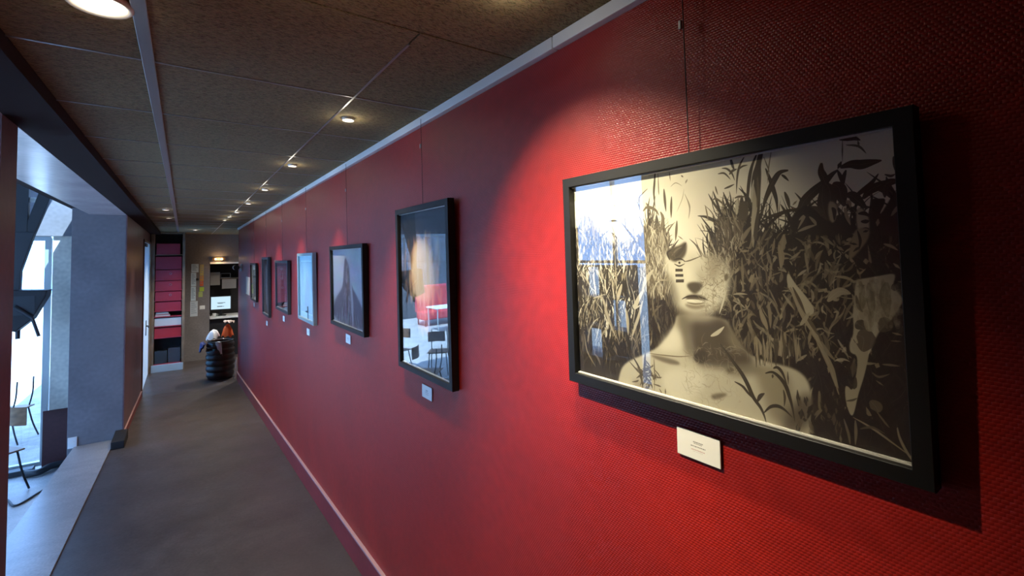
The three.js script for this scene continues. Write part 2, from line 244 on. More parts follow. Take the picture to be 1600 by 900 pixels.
function drawNight() { const W = 560, H = 760, cv = mk(W, H), g = cv.getContext('2d'), R = rng(45); g.fillStyle = '#2b2f3c'; g.fillRect(0, 0, W, H); g.filter = 'blur(10px)'; blob(g, [210, 90, 300, 60, 330, 200, 300, 420, 320, 640, 200, 650, 190, 420, 220, 240], 'rgba(176,190,206,.9)'); blob(g, [330, 300, 480, 340, 500, 740, 320, 740], 'rgba(70,84,104,.9)'); for (let i = 0; i < 40; i++) { g.fillStyle = 'rgba(120,136,160,.12)'; g.beginPath(); g.ellipse(R() * W, R() * H, 30 + R() * 80, 20 + R() * 60, 0, 0, 7); g.fill(); } g.filter = 'none'; return cv; }
function drawMist() { const W = 760, H = 640, cv = mk(W, H), g = cv.getContext('2d'), R = rng(55); g.fillStyle = '#9fb6bc'; g.fillRect(0, 0, W, H); g.filter = 'blur(8px)'; for (let i = 0; i < 90; i++) { g.fillStyle = R() < .5 ? 'rgba(206,224,226,.2)' : 'rgba(84,108,120,.2)'; g.beginPath(); g.ellipse(R() * W, R() * H, 20 + R() * 80, 20 + R() * 80, 0, 0, 7); g.fill(); } blob(g, [300, 200, 400, 180, 440, 330, 480, 640, 260, 640, 290, 360], 'rgba(70,90,104,.8)'); g.filter = 'none'; return cv; }
const map1 = (x, y) => [0.4005 * x + -0.0230 * y + 1277.37, -0.0332 * x + 0.4852 * y + 356.28];
const map9 = (x, y) => [0.8806 * x + -0.0407 * y + 487.33, -0.0400 * x + 0.7891 * y + 255.67];
const map7 = (x, y) => [0.6693 * x + -0.0304 * y + 414.49, -0.1367 * x + 0.5813 * y + 848.69];
const map8 = (x, y) => [0.5085 * x + -0.0272 * y + 1201.65, -0.1449 * x + 0.5597 * y + 791.75];
// ---- print 1: a monochrome photograph of a woman standing in a field of maize ----
function drawMaize() {
  const W = 1600, H = 1122, cv = mk(W, H), g = cv.getContext('2d'), R = rng(41);
  const tone = (v, a = 1) => { v = Math.max(0, Math.min(1, v)); const l = (p, q, t) => p + (q - p) * t;
    const c = v < .5 ? [l(24, 122, v * 2), l(19, 112, v * 2), l(14, 90, v * 2)] : [l(122, 230, v * 2 - 1), l(112, 227, v * 2 - 1), l(90, 205, v * 2 - 1)];
    return `rgba(${c[0] | 0},${c[1] | 0},${c[2] | 0},${a})`; };
  g.fillStyle = tone(.95); g.fillRect(0, 0, W, H);
  for (let i = 0; i < 60; i++) { g.fillStyle = tone(.86 + R() * .1, .08); g.beginPath(); g.ellipse(R() * W, R() * 500, 60 + R() * 200, 30 + R() * 90, 0, 0, 7); g.fill(); }
  // the mass of the crop: mid grey on the left, dark on the right
  const topL = [-50,209,66,198,122,190,173,232,222,279,295,311,344,285,410,344,455,325,515,253,568,191,607,208,644,246,662,333,689,390,717,415];
  const topR = [833,464,861,423,889,382,911,337,926,274,947,224,974,181,1004,173,1031,215,1083,230,1134,275,1172,290,1213,273,1260,284,1293,274,1321,252,1359,267,1393,270,1441,274,1472,265,1501,301,1553,261,1590,222,1671,202];
  const topAt = (t, x) => { for (let i = 2; i < t.length; i += 2) if (x <= t[i]) { const k = Math.max(0, (x - t[i - 2]) / (t[i] - t[i - 2])); return t[i - 1] + (t[i + 1] - t[i - 1]) * k; } return t[t.length - 1]; };
  for (let x = -6; x < W + 6; x += 3) { const isL = x < 700; if (!isL && x < 850) continue; const t = topAt(isL ? topL : topR, x) + 26 + R() * 40; g.fillStyle = isL ? tone(.13) : tone(.05); g.fillRect(x, t, 4, H - t); }
  g.fillStyle = tone(.2); g.fillRect(600, 560, 400, H);
  const leafAt = (x, y, l, a, w, v, al = .9) => { const bend = (R() - .5) * .9; blade(g, [x, y, x + Math.cos(a) * l * .35, y + Math.sin(a) * l * .35, x + Math.cos(a + bend * .5) * l * .7, y + Math.sin(a + bend * .5) * l * .7, x + Math.cos(a + bend) * l, y + Math.sin(a + bend) * l], w, tone(v, al)); };
  for (let i = 0; i < 2300; i++) { const far = i < 1200, x = -20 + R() * 730, tp = topAt(topL, x), y = tp + 30 + R() * R() * 250 + (far ? R() * 620 : R() * 700), l = far ? 30 + R() * 90 : 50 + R() * 190, a = -1.57 + (R() - .5) * 1.0, v = R();
    if (y > 1130 || (x > 660 && y < 460)) continue;
    const sh = Math.max(0, Math.min(1, (x - 400) / 150)) * Math.max(0, Math.min(1, (y - 540) / 120)), low = Math.max(0, Math.min(1, (y - 860) / 140)), hi = Math.max(0, 1 - (y - tp) / 220);
    const dark = .03 + R() * .14 + hi * .16, light = .5 + R() * .45;
    leafAt(x, y, l * (1 - .4 * hi), a, (far ? 3 : 4) + R() * R() * 15, (v < .66 ? dark : light) * (1 - .62 * sh) * (1 - .6 * low)); }
  for (let i = 0; i < 2600; i++) { const x = 850 + R() * 780, tp = topAt(topR, x), y = tp + 40 + R() * (H - tp), l = 20 + R() * 150, a = -1.57 + (R() - .5) * 1.7, v = R(), near = x < 1040 ? 1 : 0;
    const w = near && y < 640 ? .20 : y > 820 ? .02 : .05; leafAt(x, y, l, a, 3 + R() * R() * 20, v < 1 - w ? .01 + R() * .08 : .28 + R() * .34, .85); }
  for (let i = 0; i < 260; i++) { const x = 990 + R() * 480, y = 340 + R() * 480; leafAt(x, y, 12 + R() * 46, R() * 6.3, 4 + R() * 8, .34 + R() * .34, .8); }
  for (let i = 0; i < 70; i++) { const x = 980 + R() * 460, y = 380 + R() * 460; leafAt(x, y, 40 + R() * 90, -1.57 + (R() - .5) * .9, 6 + R() * 12, .3 + R() * .3, .7); }
  // wispy plumes of the left stand and round the forehead
  for (let i = 0; i < 420; i++) leafAt(520 + R() * 150, 330 + R() * 320, 30 + R() * 90, -1.57 + (R() - .5) * .8, 3 + R() * 7, R() < .6 ? .2 + R() * .25 : .6 + R() * .25, .75);
  for (let i = 0; i < 620; i++) { const t = R(); leafAt(845 + (1 - t) * 110 + R() * 110, 300 + t * 330, 20 + R() * 80, -1.57 + (R() - .75) * .9, 3 + R() * 6, R() < .72 ? .12 + R() * .25 : .5 + R() * .3, .75); }
  const D = .16, d2 = .26;
  for (const [p, w, v] of [
    [[610,-6,603,51,596,109,601,181],13,d2],[[626,6,626,93,627,119],6,.45],[[558,78,523,100,501,121,502,172,508,199],8,d2],[[475,115,498,165,505,192],7,d2],[[280,226,319,227,352,230],12,d2],[[318,145,347,140],8,.6],
    [[520,194,552,173,600,191,622,222],16,.38],[[545,149,560,177,575,218],12,.38],[[658,91,661,148,665,206],15,.3],[[701,134,696,190,694,240],13,.35],[[698,86,728,71,763,91],4,.6],[[781,143,800,193,790,253],5,.6],[[728,211,760,153,773,105],4,.7],[[694,13,698,58],7,.5],[[759,39,772,50],8,.4],[[793,62,781,82],8,.6],
    [[111,182,147,222,158,291,166,351],22,.45],[[37,211,49,239,62,269],10,.5],[[13,131,35,145,51,173],9,.45],[[172,247,185,299,188,337],14,.4],[[67,287,112,258,135,244],10,.5],[[365,233,417,289,459,338,482,393],14,d2],[[399,211,400,246,399,288],9,.35],[[469,318,494,326,517,374,535,414],22,.3],[[454,338,431,372,402,406],16,.3],[[555,282,540,328,526,387],12,.35],[[631,203,645,236,634,287,602,311],20,.42],[[726,255,720,304,713,353],14,.4],[[729,329,757,349],6,.5],
    [[1010,-8,1018,30,1027,57],12,D],[[1075,4,1051,41,1038,89,1031,160],10,d2],[[969,39,993,45,1015,69,1026,101],9,d2],[[949,61,980,63,1008,95],8,d2],[[1044,59,1062,46,1087,44],8,d2],[[976,131,1000,125,1024,117],9,d2],[[912,181,932,170,961,191,978,215],9,.35],[[934,114,938,132,945,155],7,.4],[[1003,72,1018,58,1039,53],12,d2],[[880,195,887,231,892,266],7,.5],[[856,275,876,318],7,.5],[[775,130,791,168,798,205,790,247],5,.6],[[781,76,794,65],9,.6],
    [[1130,-2,1105,50,1090,107,1080,181,1086,220],15,D],[[1160,70,1176,119,1186,157,1197,205,1199,256],18,D],[[1248,92,1217,95,1196,117,1174,155,1151,205,1138,256],24,D],[[1221,105,1233,116,1248,135],10,D],[[1155,22,1177,93],5,.4],[[1187,1,1173,67,1165,133],5,.5],[[1230,175,1240,209,1246,247],15,d2],[[1145,272,1204,261,1248,251,1292,251],15,D],[[1021,178,1044,173,1075,179],9,.3],[[1258,231,1275,215],8,.5],
    [[1243,345,1264,291,1290,244,1305,216,1337,186,1369,161,1399,132,1420,117],36,D],[[1427,110,1461,104,1491,110,1521,108,1552,106],34,D],[[1367,83,1364,112,1372,138,1379,167,1380,210],28,D],[[1381,163,1392,192,1391,234,1382,285],42,D],[[1369,170,1364,227,1371,270,1378,313],40,D],[[1418,119,1427,145,1431,174],13,D],[[1445,122,1434,156,1429,201],15,D],[[1400,165,1419,182,1426,215,1434,253],46,D],[[1413,209,1394,249,1380,271],14,D],[[1440,215,1459,216,1479,239,1502,268],34,D],[[1463,224,1487,207,1518,181,1541,150],17,D],[[1492,231,1517,203,1553,188,1599,176],30,D],[[1599,183,1571,184,1558,199,1555,234],28,D],[[1586,98,1592,131,1596,166],18,D],[[1558,155,1575,163,1587,158],9,.3],
    [[1429,8,1450,8,1473,12,1494,24],20,D],[[1439,9,1435,91],5,.4],[[1449,32,1487,44,1509,74],8,.4],[[1486,24,1489,44],7,.4],[[1432,89,1419,114],14,D],[[1248,253,1287,249],16,D],[[1317,246,1343,258,1359,284,1367,317],30,.2],[[1531,288,1511,321,1509,357],60,.08],
  ]) blade(g, p, w, tone(v));
  // broad leaves
  blob(g, [1135,-3,1156,2,1141,51,1142,93,1134,166,1130,229,1124,271,1111,366,1095,366,1102,259,1098,183,1096,135,1103,87,1121,47], tone(.2), 1);
  blade(g, [1106,136,1108,185,1108,227,1097,291,1091,365], 22, tone(.66)); blade(g, [1125,101,1125,165,1117,228], 12, tone(.34)); blade(g, [1109,110,1099,162,1095,205], 10, tone(.75));
  blob(g, [1040,194,1077,195,1084,225,1075,278,1033,276], tone(.22), 2); blob(g, [1027,181,1041,183,1034,254,1019,247], tone(.72), 1);
  blob(g, [1517,232,1537,237,1558,236,1551,263,1539,284,1524,357,1505,356,1509,295,1521,265], tone(.1), 1);
  blob(g, [1601,209,1579,232,1560,256,1541,289,1527,366,1603,369], tone(.12), 2);
  blob(g, [1246,275,1290,244,1304,232,1338,256,1358,286,1379,304,1400,308,1410,278,1432,289,1447,308,1465,337,1470,359,1243,350], tone(.07), 2);
  blob(g, [1382,229,1399,230,1414,251,1404,301,1391,314,1380,285], tone(.6), 2); blob(g, [1473,256,1491,267,1508,295,1505,356,1472,351,1467,301], tone(.66), 2);
  for (const p of [[1475,283,1494,283,1507,295],[1482,311,1497,312,1507,310],[1480,342,1495,339,1506,339],[1394,253,1401,268,1399,301],[1284,278,1272,327],[1311,270,1296,308,1290,332]]) blade(g, p, 14, tone(.1));
  for (const p of [[1278,292,1297,279,1272,327],[1315,280,1332,301,1338,316],[1439,235,1450,240,1453,259],[1272,336,1304,323,1340,313],[1434,257,1440,290,1450,322],[1598,259,1583,279,1569,299],[1533,305,1529,331]]) blade(g, p, 12, tone(.55));
  // the big husk at the right and the long blade that crosses the dark
  blob(g, [1455,517,1495,509,1532,500,1572,490,1570,513,1564,527,1572,551,1588,573,1586,592,1573,616,1552,654,1523,686,1511,709,1496,745,1487,778,1427,789,1425,746,1439,719,1443,679,1441,634,1450,583], tone(.64), 1.5);
  blob(g, [1426,744,1460,731,1495,726,1481,795,1466,859,1444,929,1432,987,1422,1010,1412,993,1404,952,1405,902,1416,902,1427,918,1441,865,1451,795,1436,771], tone(.62), 1);
  for (const [p, w, v] of [[[1516,505,1517,578,1516,646,1502,706,1483,777],20,.7],[[1470,522,1475,581,1467,631],22,.42],[[1495,526,1498,589,1501,647],26,.38],[[1547,523,1540,576,1545,643],34,.42],[[1455,572,1461,612,1473,631],12,.2],[[1450,668,1462,676,1479,689],40,.14],[[1566,527,1563,542,1570,551],10,.12],[[1452,712,1473,724,1466,770],70,.22],[[1529,644,1536,668,1519,694],44,.26],[[1476,660,1487,688,1499,691],16,.6],[[1460,542,1482,536],14,.3],[[1417,875,1430,898,1441,865],24,.1],[[1407,957,1427,949,1442,938],7,.2],[[1439,802,1431,867],20,.3]]) blade(g, p, w, tone(v, .8));
  for (let i = 0; i < 160; i++) { const p = map1(465 + R() * 330, 380 + R() * 330); g.fillStyle = tone(R() < .5 ? .4 : .68, .22); g.beginPath(); g.ellipse(p[0], p[1], 3 + R() * 9, 6 + R() * 18, 0, 0, 7); g.fill(); }
  blob(g, [1225,487,1254,542,1293,589,1323,640,1299,661,1285,662,1260,629,1242,587,1220,543], tone(.68), 1);
  for (const [p, w, v] of [[[1233,554,1261,624,1284,671,1302,701,1324,751,1348,803],26,.55],[[1243,553,1266,607,1284,654],12,.25],[[1284,660,1307,695,1325,730],14,.3],[[1264,700,1281,676,1300,647],16,.6],[[1301,712,1289,772],12,.5],[[1319,754,1340,793,1362,843,1374,890,1389,953],20,.5],[[1335,752,1355,790,1379,818],13,.45],[[1358,833,1354,867],12,.5],[[1363,601,1403,562,1440,568],30,.58],[[1392,507,1427,511,1455,525],11,.55],[[1381,640,1395,638,1384,668],9,.55],[[1544,392,1564,400,1583,415],10,.6],[[1568,458,1586,476],10,.6],[[1554,693,1581,698],8,.5],[[1549,721,1579,719],6,.4],[[1293,418,1298,453,1302,499],10,.5],[[1312,386,1304,405],14,.55],[[1366,377,1376,406],14,.5],[[1383,406,1375,432],16,.5],[[1411,350,1411,391],7,.4],[[1402,396,1425,414],12,.45],[[1463,482,1469,495,1489,477],8,.5],[[1490,442,1491,462],18,.5],[[1388,484,1398,468,1414,460],8,.4],[[1577,520,1594,520],7,.4],
    [[1425,1010,1464,1025,1497,1041,1545,1070,1600,1103],8,.5],[[1496,969,1520,1003,1532,1017],7,.35],[[1481,938,1497,954,1505,972],40,.3],[[1521,805,1546,803,1571,802],8,.4],[[1490,838,1510,850,1542,833],8,.35],[[1501,864,1522,878],7,.4],[[1432,1018,1432,1060,1428,1108],10,.4],[[1396,1023,1408,1073,1412,1111],9,.35],[[1500,809,1514,814],22,.45],[[1319,940,1320,995,1317,1013],16,.4],[[1327,1007,1309,1026,1284,1072],13,.4],[[1445,1046,1481,1030,1518,1041],9,.3],[[1285,1094,1287,1110],14,.4],[[1382,1086,1383,1113],10,.35],
    [[1042,435,1041,509,1044,578],10,.42],[[995,596,1025,591,1060,592],9,.6],[[1082,508,1075,537,1094,502],18,.5],[[1109,652,1123,695,1138,732],22,.5],[[1144,616,1149,671,1149,725],14,.45],[[1130,451,1142,495,1146,572,1149,627],8,.32],[[997,604,1012,627],10,.5],[[1023,631,1031,660,1032,694],9,.4],[[1060,606,1059,623],18,.5],[[1047,635,1058,657],12,.5],[[1074,440,1070,469],16,.45],[[1204,580,1246,643],12,.55],[[1198,386,1206,430,1201,483],24,.5],[[1220,344,1210,408],28,.5],[[1086,767,1095,816,1088,845],36,.5],[[1113,802,1100,843],20,.5],[[1206,734,1187,806,1176,832],30,.5],[[1206,734,1232,721,1257,716],10,.5],[[1197,660,1188,688],12,.55],[[1094,339,1094,395],12,.55],[[1183,359,1169,429],12,.45],[[1139,385,1125,440],8,.45],[[1038,409,1076,407],12,.5],[[1022,718,1024,735],26,.45]]) blade(g, p, w, tone(v));
  blob(g, [1466,332,1509,335,1503,374,1471,417,1444,448,1436,435,1451,372], tone(.5), 2);
  for (const p of [[1470,342,1477,378,1471,412],[1446,387,1468,392],[1487,348,1503,344],[1454,417,1476,398]]) blade(g, p, 9, tone(.1));
  // bright blades of the left stand
  for (const [p, w, v] of [[[509,598,484,630,453,677,442,700,482,682],26,.72],[[497,658,469,735,437,806,408,878],18,.66],[[574,494,526,546,495,607],24,.7],[[359,576,335,631,317,680],24,.66],[[134,669,192,656,224,695,252,789,301,878],18,.62],[[224,695,253,764,292,855],10,.55],[[378,706,389,774,390,850],22,.62],[[316,412,318,569,319,742],8,.6],[[49,887,68,986,135,1066],10,.5],[[33,513,91,570,136,635],12,.62],[[53,606,86,663],14,.5],[[529,487,490,525],10,.5],[[563,625,562,719],8,.4],[[289,997,290,1044],16,.5],[[232,959,216,1042],7,.4],[[327,788,327,882],16,.5],[[547,843,535,889],12,.5],[[587,759,601,815],14,.45],[[589,547,662,545],10,.6],[[396,826,451,894],6,.5],[[432,436,425,474],10,.6],[[373,513,360,560],16,.55]]) blade(g, p, w, tone(v));
  for (const [p, w, v] of [[[234,927,275,968,335,1020],40,.09],[[279,889,338,958,365,1030,371,1098],46,.08],[[377,997,363,1076,391,1101],20,.12],[[296,965,270,1048,298,1121],40,.1]]) blade(g, p, w, tone(v));
  // the woman: shoulders, neck, face
  blob(g, [271,1269,310,1083,351,1006,487,938,579,890,652,819,692,752,702,701,959,699,975,742,1012,803,1055,850,1144,866,1231,869,1280,899,1295,965,1277,1150,1219,1317,833,1354], tone(.74), 5);
  blob(g, [638,415,645,478,666,545,680,612,696,668,731,702,786,722,848,715,910,680,949,629,973,578,988,533,986,481,946,446,897,429,838,417,775,408,708,407,664,398], tone(.84), 16);
  g.save(); g.filter = 'blur(16px)';
  blob(g, [697,660,731,700,777,723,795,748,771,799,779,862,794,923,731,877,707,791], tone(.34, .8)); blob(g, [777,723,857,727,925,696,957,707,1015,795,1084,870,1054,904,837,938,794,923,775,846,769,791], tone(.22, .95));
  blob(g, [643,504,679,578,704,676,719,658,701,585,682,536], tone(.28, .9)); blob(g, [704,676,760,687,823,693,893,675,849,714,777,723,721,707], tone(.36, .7)); blob(g, [770,670,815,673,842,664,823,689,787,693], tone(.7, .8));
  blob(g, [772,460,790,509,786,553,767,558,758,509], tone(.95, .7)); blob(g, [835,468,866,538,858,561,839,554,826,508], tone(.55, .7)); blob(g, [915,566,969,549,949,625,911,651], tone(.9, .8)); blob(g, [862,444,939,436,952,497,882,568], tone(.5, .55));
  blob(g, [690,760,726,805,736,885,622,903,571,895], tone(.86, .9)); blob(g, [963,736,1000,783,1050,833,997,849,952,797], tone(.5, .85));
  blob(g, [1061,894,1184,870,1225,919,1224,1069,1148,1119,1118,1050,1088,948], tone(.5, .75)); blob(g, [1220,1004,1298,940,1306,1038,1235,1138,1157,1139], tone(.22, .85)); blob(g, [918,913,1008,902,1136,875,1064,929,961,952], tone(.34, .8)); blob(g, [443,1062,398,1123,509,1160,586,1141], tone(.5, .7));
  blob(g, [601,999,756,952,855,977,800,1089,679,1142,603,1089], tone(.88, .7));
  g.restore();
  g.save(); g.filter = 'blur(5px)';
  blob(g, [674,446,654,406,686,383,734,377,774,352,775,400,756,435,717,458], tone(.26)); blob(g, [759,560,806,546,858,555,836,586,808,608,780,591], tone(.26)); blob(g, [764,614,810,605,862,616,868,631,809,629,752,635], tone(.24)); blob(g, [748,652,807,661,866,647,851,668,797,678,756,668], tone(.45, .8));
  blob(g, [522,931,605,929,696,934,716,951,653,960,574,950], tone(.36, .85)); blob(g, [863,1062,911,1040,957,1034,910,1067,874,1079], tone(.36, .9)); blob(g, [782,885,850,851,859,910,821,926,790,920], tone(.18)); blob(g, [946,926,980,914,984,934,956,945], tone(.3, .8));
  g.restore();
  for (const [p, w, v] of [[[676,446,663,411,689,394],10,.15],[[697,436,737,407,772,363],16,.2],[[688,424,718,395,748,383],10,.4],[[674,407,698,415,708,440],8,.3],[[696,446,731,439,763,452],8,.14],[[700,464,729,475,761,462],7,.2]]) blade(g, p, w, tone(v));
  blob(g, [708,454,733,447,753,455,730,465], tone(.78)); g.fillStyle = tone(.14); { const p = map9(288, 272); g.beginPath(); g.arc(p[0], p[1], 6, 0, 7); g.fill(); }
  for (const q of [[706,488,747,488,746,501,705,502], [704,514,749,513,748,526,704,527], [706,540,751,538,750,553,705,555]]) { g.fillStyle = tone(.2); g.beginPath(); g.moveTo(q[0], q[1]); g.lineTo(q[2], q[3]); g.lineTo(q[4], q[5]); g.lineTo(q[6], q[7]); g.fill(); }
  blade(g, [735,634,768,619,805,615,836,619,877,630], 10, tone(.16)); blade(g, [759,637,808,638,859,638], 13, tone(.92)); blade(g, [762,648,808,651,861,642], 8, tone(.5));
  blade(g, [753,454,791,447,855,425], 6, tone(.35));
  // grass that dissolves one side of the face, and marks on the skin
  for (let i = 0; i < 300; i++) { const p = map9(420 + R() * 150, 240 + R() * 330), l = 8 + R() * 46, a = R() * 6.3; blade(g, [p[0], p[1], p[0] + Math.cos(a) * l * .5 + 5, p[1] + Math.sin(a) * l * .5, p[0] + Math.cos(a + .6) * l, p[1] + Math.sin(a + .6) * l], 1.5 + R() * 3, tone(.35 + R() * .45, .5)); }
  for (let i = 0; i < 220; i++) { const p = map7(480 + R() * 420, 130 + R() * 470), l = 10 + R() * 60, a = R() * 6.3; blade(g, [p[0], p[1], p[0] + Math.cos(a) * l * .5 + 6, p[1] + Math.sin(a) * l * .5, p[0] + Math.cos(a + .5) * l, p[1] + Math.sin(a + .5) * l], 1.5 + R() * 3, tone(.45 + R() * .4, .35)); }
  blob(g, [957,512,972,504,978,519,965,541,958,534], tone(.4), 2); blade(g, [964,579,944,640,926,687], 9, tone(.8)); blade(g, [879,792,913,772,947,741], 18, tone(.75)); blade(g, [514,925,598,922,704,913,779,897], 6, tone(.45));
  for (let i = 0; i < 60; i++) { const p = map7(1010 + R() * 270, 230 + R() * 90); blade(g, [p[0], p[1], p[0] + (R() - .5) * 20, p[1] - 40 - R() * 90], 5 + R() * 8, tone(R() < .5 ? .55 : .2, .8)); }
  for (const [p, w, v] of [[[923,820,955,856,981,889,1017,933,1041,974,1064,1024,1093,1061,1107,1093,1114,1124],18,.14],[[983,975,1019,988,1044,1013,1079,1041],12,.16],[[1080,1039,1093,1013,1112,996],16,.18],[[1106,1077,1133,1047,1162,1036,1189,1044,1217,1066],14,.14],[[1119,913,1149,903,1177,920,1198,948,1210,988,1219,1028,1226,1082],16,.14],[[1152,887,1169,880,1187,898,1203,942],13,.15],[[1149,911,1147,928],9,.2],[[1188,965,1192,993,1188,1031],9,.2],[[1208,889,1208,941],7,.25],[[400,942,454,1009,471,1069,475,1118],13,.22],[[504,900,493,989,479,1067],12,.22],[[389,989,445,1030,468,1044],9,.3],[[497,961,537,1000],9,.25],[[555,947,555,1014,550,1113],7,.4],[[618,1086,617,1116],8,.3],[[581,1094,598,1117],7,.3]]) blade(g, p, w, tone(v));
  for (let i = 0; i < 46; i++) { const p = map7(65 + R() * 180, 285 + R() * 180), l = 20 + R() * 50, a = R() * 6.3; blade(g, [p[0], p[1], p[0] + Math.cos(a) * l * .5 + 8, p[1] + Math.sin(a) * l * .5, p[0] + Math.cos(a) * l, p[1] + Math.sin(a) * l], 6 + R() * 6, tone(.2 + R() * .12, .9)); }
  for (let i = 0; i < 60; i++) { const p = map8(90 + R() * 330, 400 + R() * 240), l = 14 + R() * 50, a = -1.5 + (R() - .5); blade(g, [p[0], p[1], p[0] + Math.cos(a) * l, p[1] + Math.sin(a) * l], 6 + R() * 12, tone(R() < .75 ? .06 : .3, .8)); }
  return cv;
}
const artTex = { maize: canvasTex(drawMaize()), amber: canvasTex(drawAmber()), spire: canvasTex(drawSpire()), teal: canvasTex(drawTeal()), dusk: canvasTex(drawDusk()), night: canvasTex(drawNight()), mist: canvasTex(drawMist()) };


// ------------------------------------------------------------------ the framed pictures on the red wall
const DEPTH = .034, RAILW = .026;
function railGeo(L, w, d) { const s = new THREE.Shape([[-L / 2, 0], [L / 2, 0], [L / 2 - w, w], [-L / 2 + w, w]].map((p) => new THREE.Vector2(...p))); return metreUV(new THREE.ExtrudeGeometry(s, { depth: d - .003, bevelEnabled: true, bevelThickness: .0015, bevelSize: .0012, bevelSegments: 1 }).translate(0, 0, .0015)); }
function picture({ zf, zn, top, bot, tex, frameMat, label, mat = 0, lip = .004 }) {
  const w = zf - zn, h = top - bot, o = thing('framed_picture', label, 'picture', [.999, bot, -(zf + zn) / 2], -Math.PI / 2, 'framed pictures on the red wall');
  o.rotation.order = 'YXZ'; o.rotation.x = .017;
  for (const [L, rz, x, y] of [[w, 0, 0, 0], [h, Math.PI / 2, w / 2, h / 2], [w, Math.PI, 0, h], [h, -Math.PI / 2, -w / 2, h / 2]]) { const r = mesh('frame_rail', railGeo(L, RAILW, DEPTH), frameMat, o); r.rotation.z = rz; r.position.set(x, y, .002); }
  const iw = w - 2 * RAILW, ih = h - 2 * RAILW;
  mesh('backing', box(-iw / 2 - .004, iw / 2 + .004, RAILW - .004, h - RAILW + .004, .004, .012), M.black, o);
  if (mat) mesh('mount', box(-iw / 2, iw / 2, RAILW, h - RAILW, .012, .0135), typeof mat === 'object' ? mat.m : M.mount, o);
  const m = typeof mat === 'object' ? mat.w : mat, pg = new THREE.PlaneGeometry(iw - 2 * m, ih - 2 * m).translate(0, h / 2, .0146);
  mesh('print', pg, std([1, 1, 1], .6, { map: tex }), o);
  for (const y of [RAILW, h - RAILW - lip]) mesh('inner_lip', box(-iw / 2, iw / 2, y, y + lip, .0148, .0235), M.mount, o);
  mesh('glass_pane', box(-iw / 2, iw / 2, RAILW, h - RAILW, .024, .026), M.glass, o);
  const up = CEIL - .02 - bot, wire = mesh('hanging_wire', rod([.002, h - .01, .012], [.002, up, .012], .0013, 6), M.wire, o);
  mesh('wire_hook', rbox(-.009, -.001, h + (up - h) * .66, h + (up - h) * .66 + .022, .010, .018, .002), M.trim, wire);
  return o;
}
const tealFrame = std([.34, .48, .50], .3, { metalness: .4 }), tealMount = std([.28, .42, .44], .7);
const P = [
  { zf: 1.080, zn: .235, top: 2.125, bot: 1.513, tex: artTex.maize, frameMat: M.blackSatin, label: 'large black framed photograph of a woman in a maize field' },
  { zf: 2.465, zn: 1.842, top: 2.153, bot: 1.306, tex: artTex.amber, frameMat: M.blackSatin, label: 'tall black framed dark picture of a blurred golden figure' },
  { zf: 3.903, zn: 3.060, top: 1.989, bot: 1.379, tex: artTex.spire, frameMat: M.blackSatin, label: 'black framed grey picture of a figure under a pale sky' },
  { zf: 5.199, zn: 4.506, top: 1.95, bot: 1.292, tex: artTex.teal, frameMat: tealFrame, mat: { w: .045, m: tealMount }, label: 'picture in a pale teal frame with a teal mount' },
  { zf: 6.629, zn: 5.768, top: 1.879, bot: 1.272, tex: artTex.dusk, frameMat: M.darkSteel, label: 'dark brownish picture of a standing figure, right of the tall narrow one' },
  { zf: 7.836, zn: 7.213, top: 1.929, bot: 1.095, tex: artTex.night, frameMat: M.darkSteel, label: 'tall narrow looking dark picture with a pale vertical streak' },
  { zf: 9.343, zn: 8.593, top: 1.838, bot: 1.207, tex: artTex.mist, frameMat: M.blackSatin, label: 'pale bluish picture in a black frame nearest the corridor end' },
];
P.forEach(picture);
// the title cards below the pictures
function cardTex(seed) { const c = mk(452, 260), g = c.getContext('2d'); g.fillStyle = '#f2f1ea'; g.fillRect(0, 0, 452, 260); g.textAlign = 'center'; g.fillStyle = '#4a4844'; g.font = 'bold 26px sans-serif'; const R = rng(seed);
  g.filter = 'blur(1.6px)'; for (const [y, w, hh, col] of [[92, 96, 9, '#5a5854'], [106, 84, 7, '#6a6864'], [134, 150, 9, '#6d6a66'], [168, 140, 8, '#b9877f'], [184, 110, 5, '#cfc9c0']]) { let x = 226 - w / 2; while (x < 226 + w / 2) { const l = 5 + R() * 12; g.fillStyle = col; g.fillRect(x, y - hh / 2, l, hh * (.7 + R() * .3)); x += l + 4; } }
  g.filter = 'none'; return canvasTex(c); }
const cardGeo = new RoundedBoxGeometry(.113, .064, .004, 1, .0008);
[[.669, 1.437, 'white title card under the woman in maize picture'], [2.171, 1.223, 'white title card under the golden figure picture'], [3.528, 1.302, 'white title card under the grey pale sky picture'], [4.871, 1.188, 'white title card under the teal framed picture'], [6.22, 1.181, 'white title card under the brownish standing figure picture'], [7.614, .975, 'white title card under the tall narrow dark picture'], [9.12, 1.13, 'white title card under the pale picture nearest the end']].forEach(([z, y, label], i) => {
  const o = thing('title_card', label, 'label', [.999, y, -z], -Math.PI / 2, 'title cards below the pictures');
  mesh('card', cardGeo.clone().translate(0, 0, .0035), M.card, o);
  const f = mesh('printed_face', new THREE.PlaneGeometry(.111, .062).translate(0, 0, .0058), std([1, 1, 1], .7, { map: cardTex(11 + i) }), o);
});

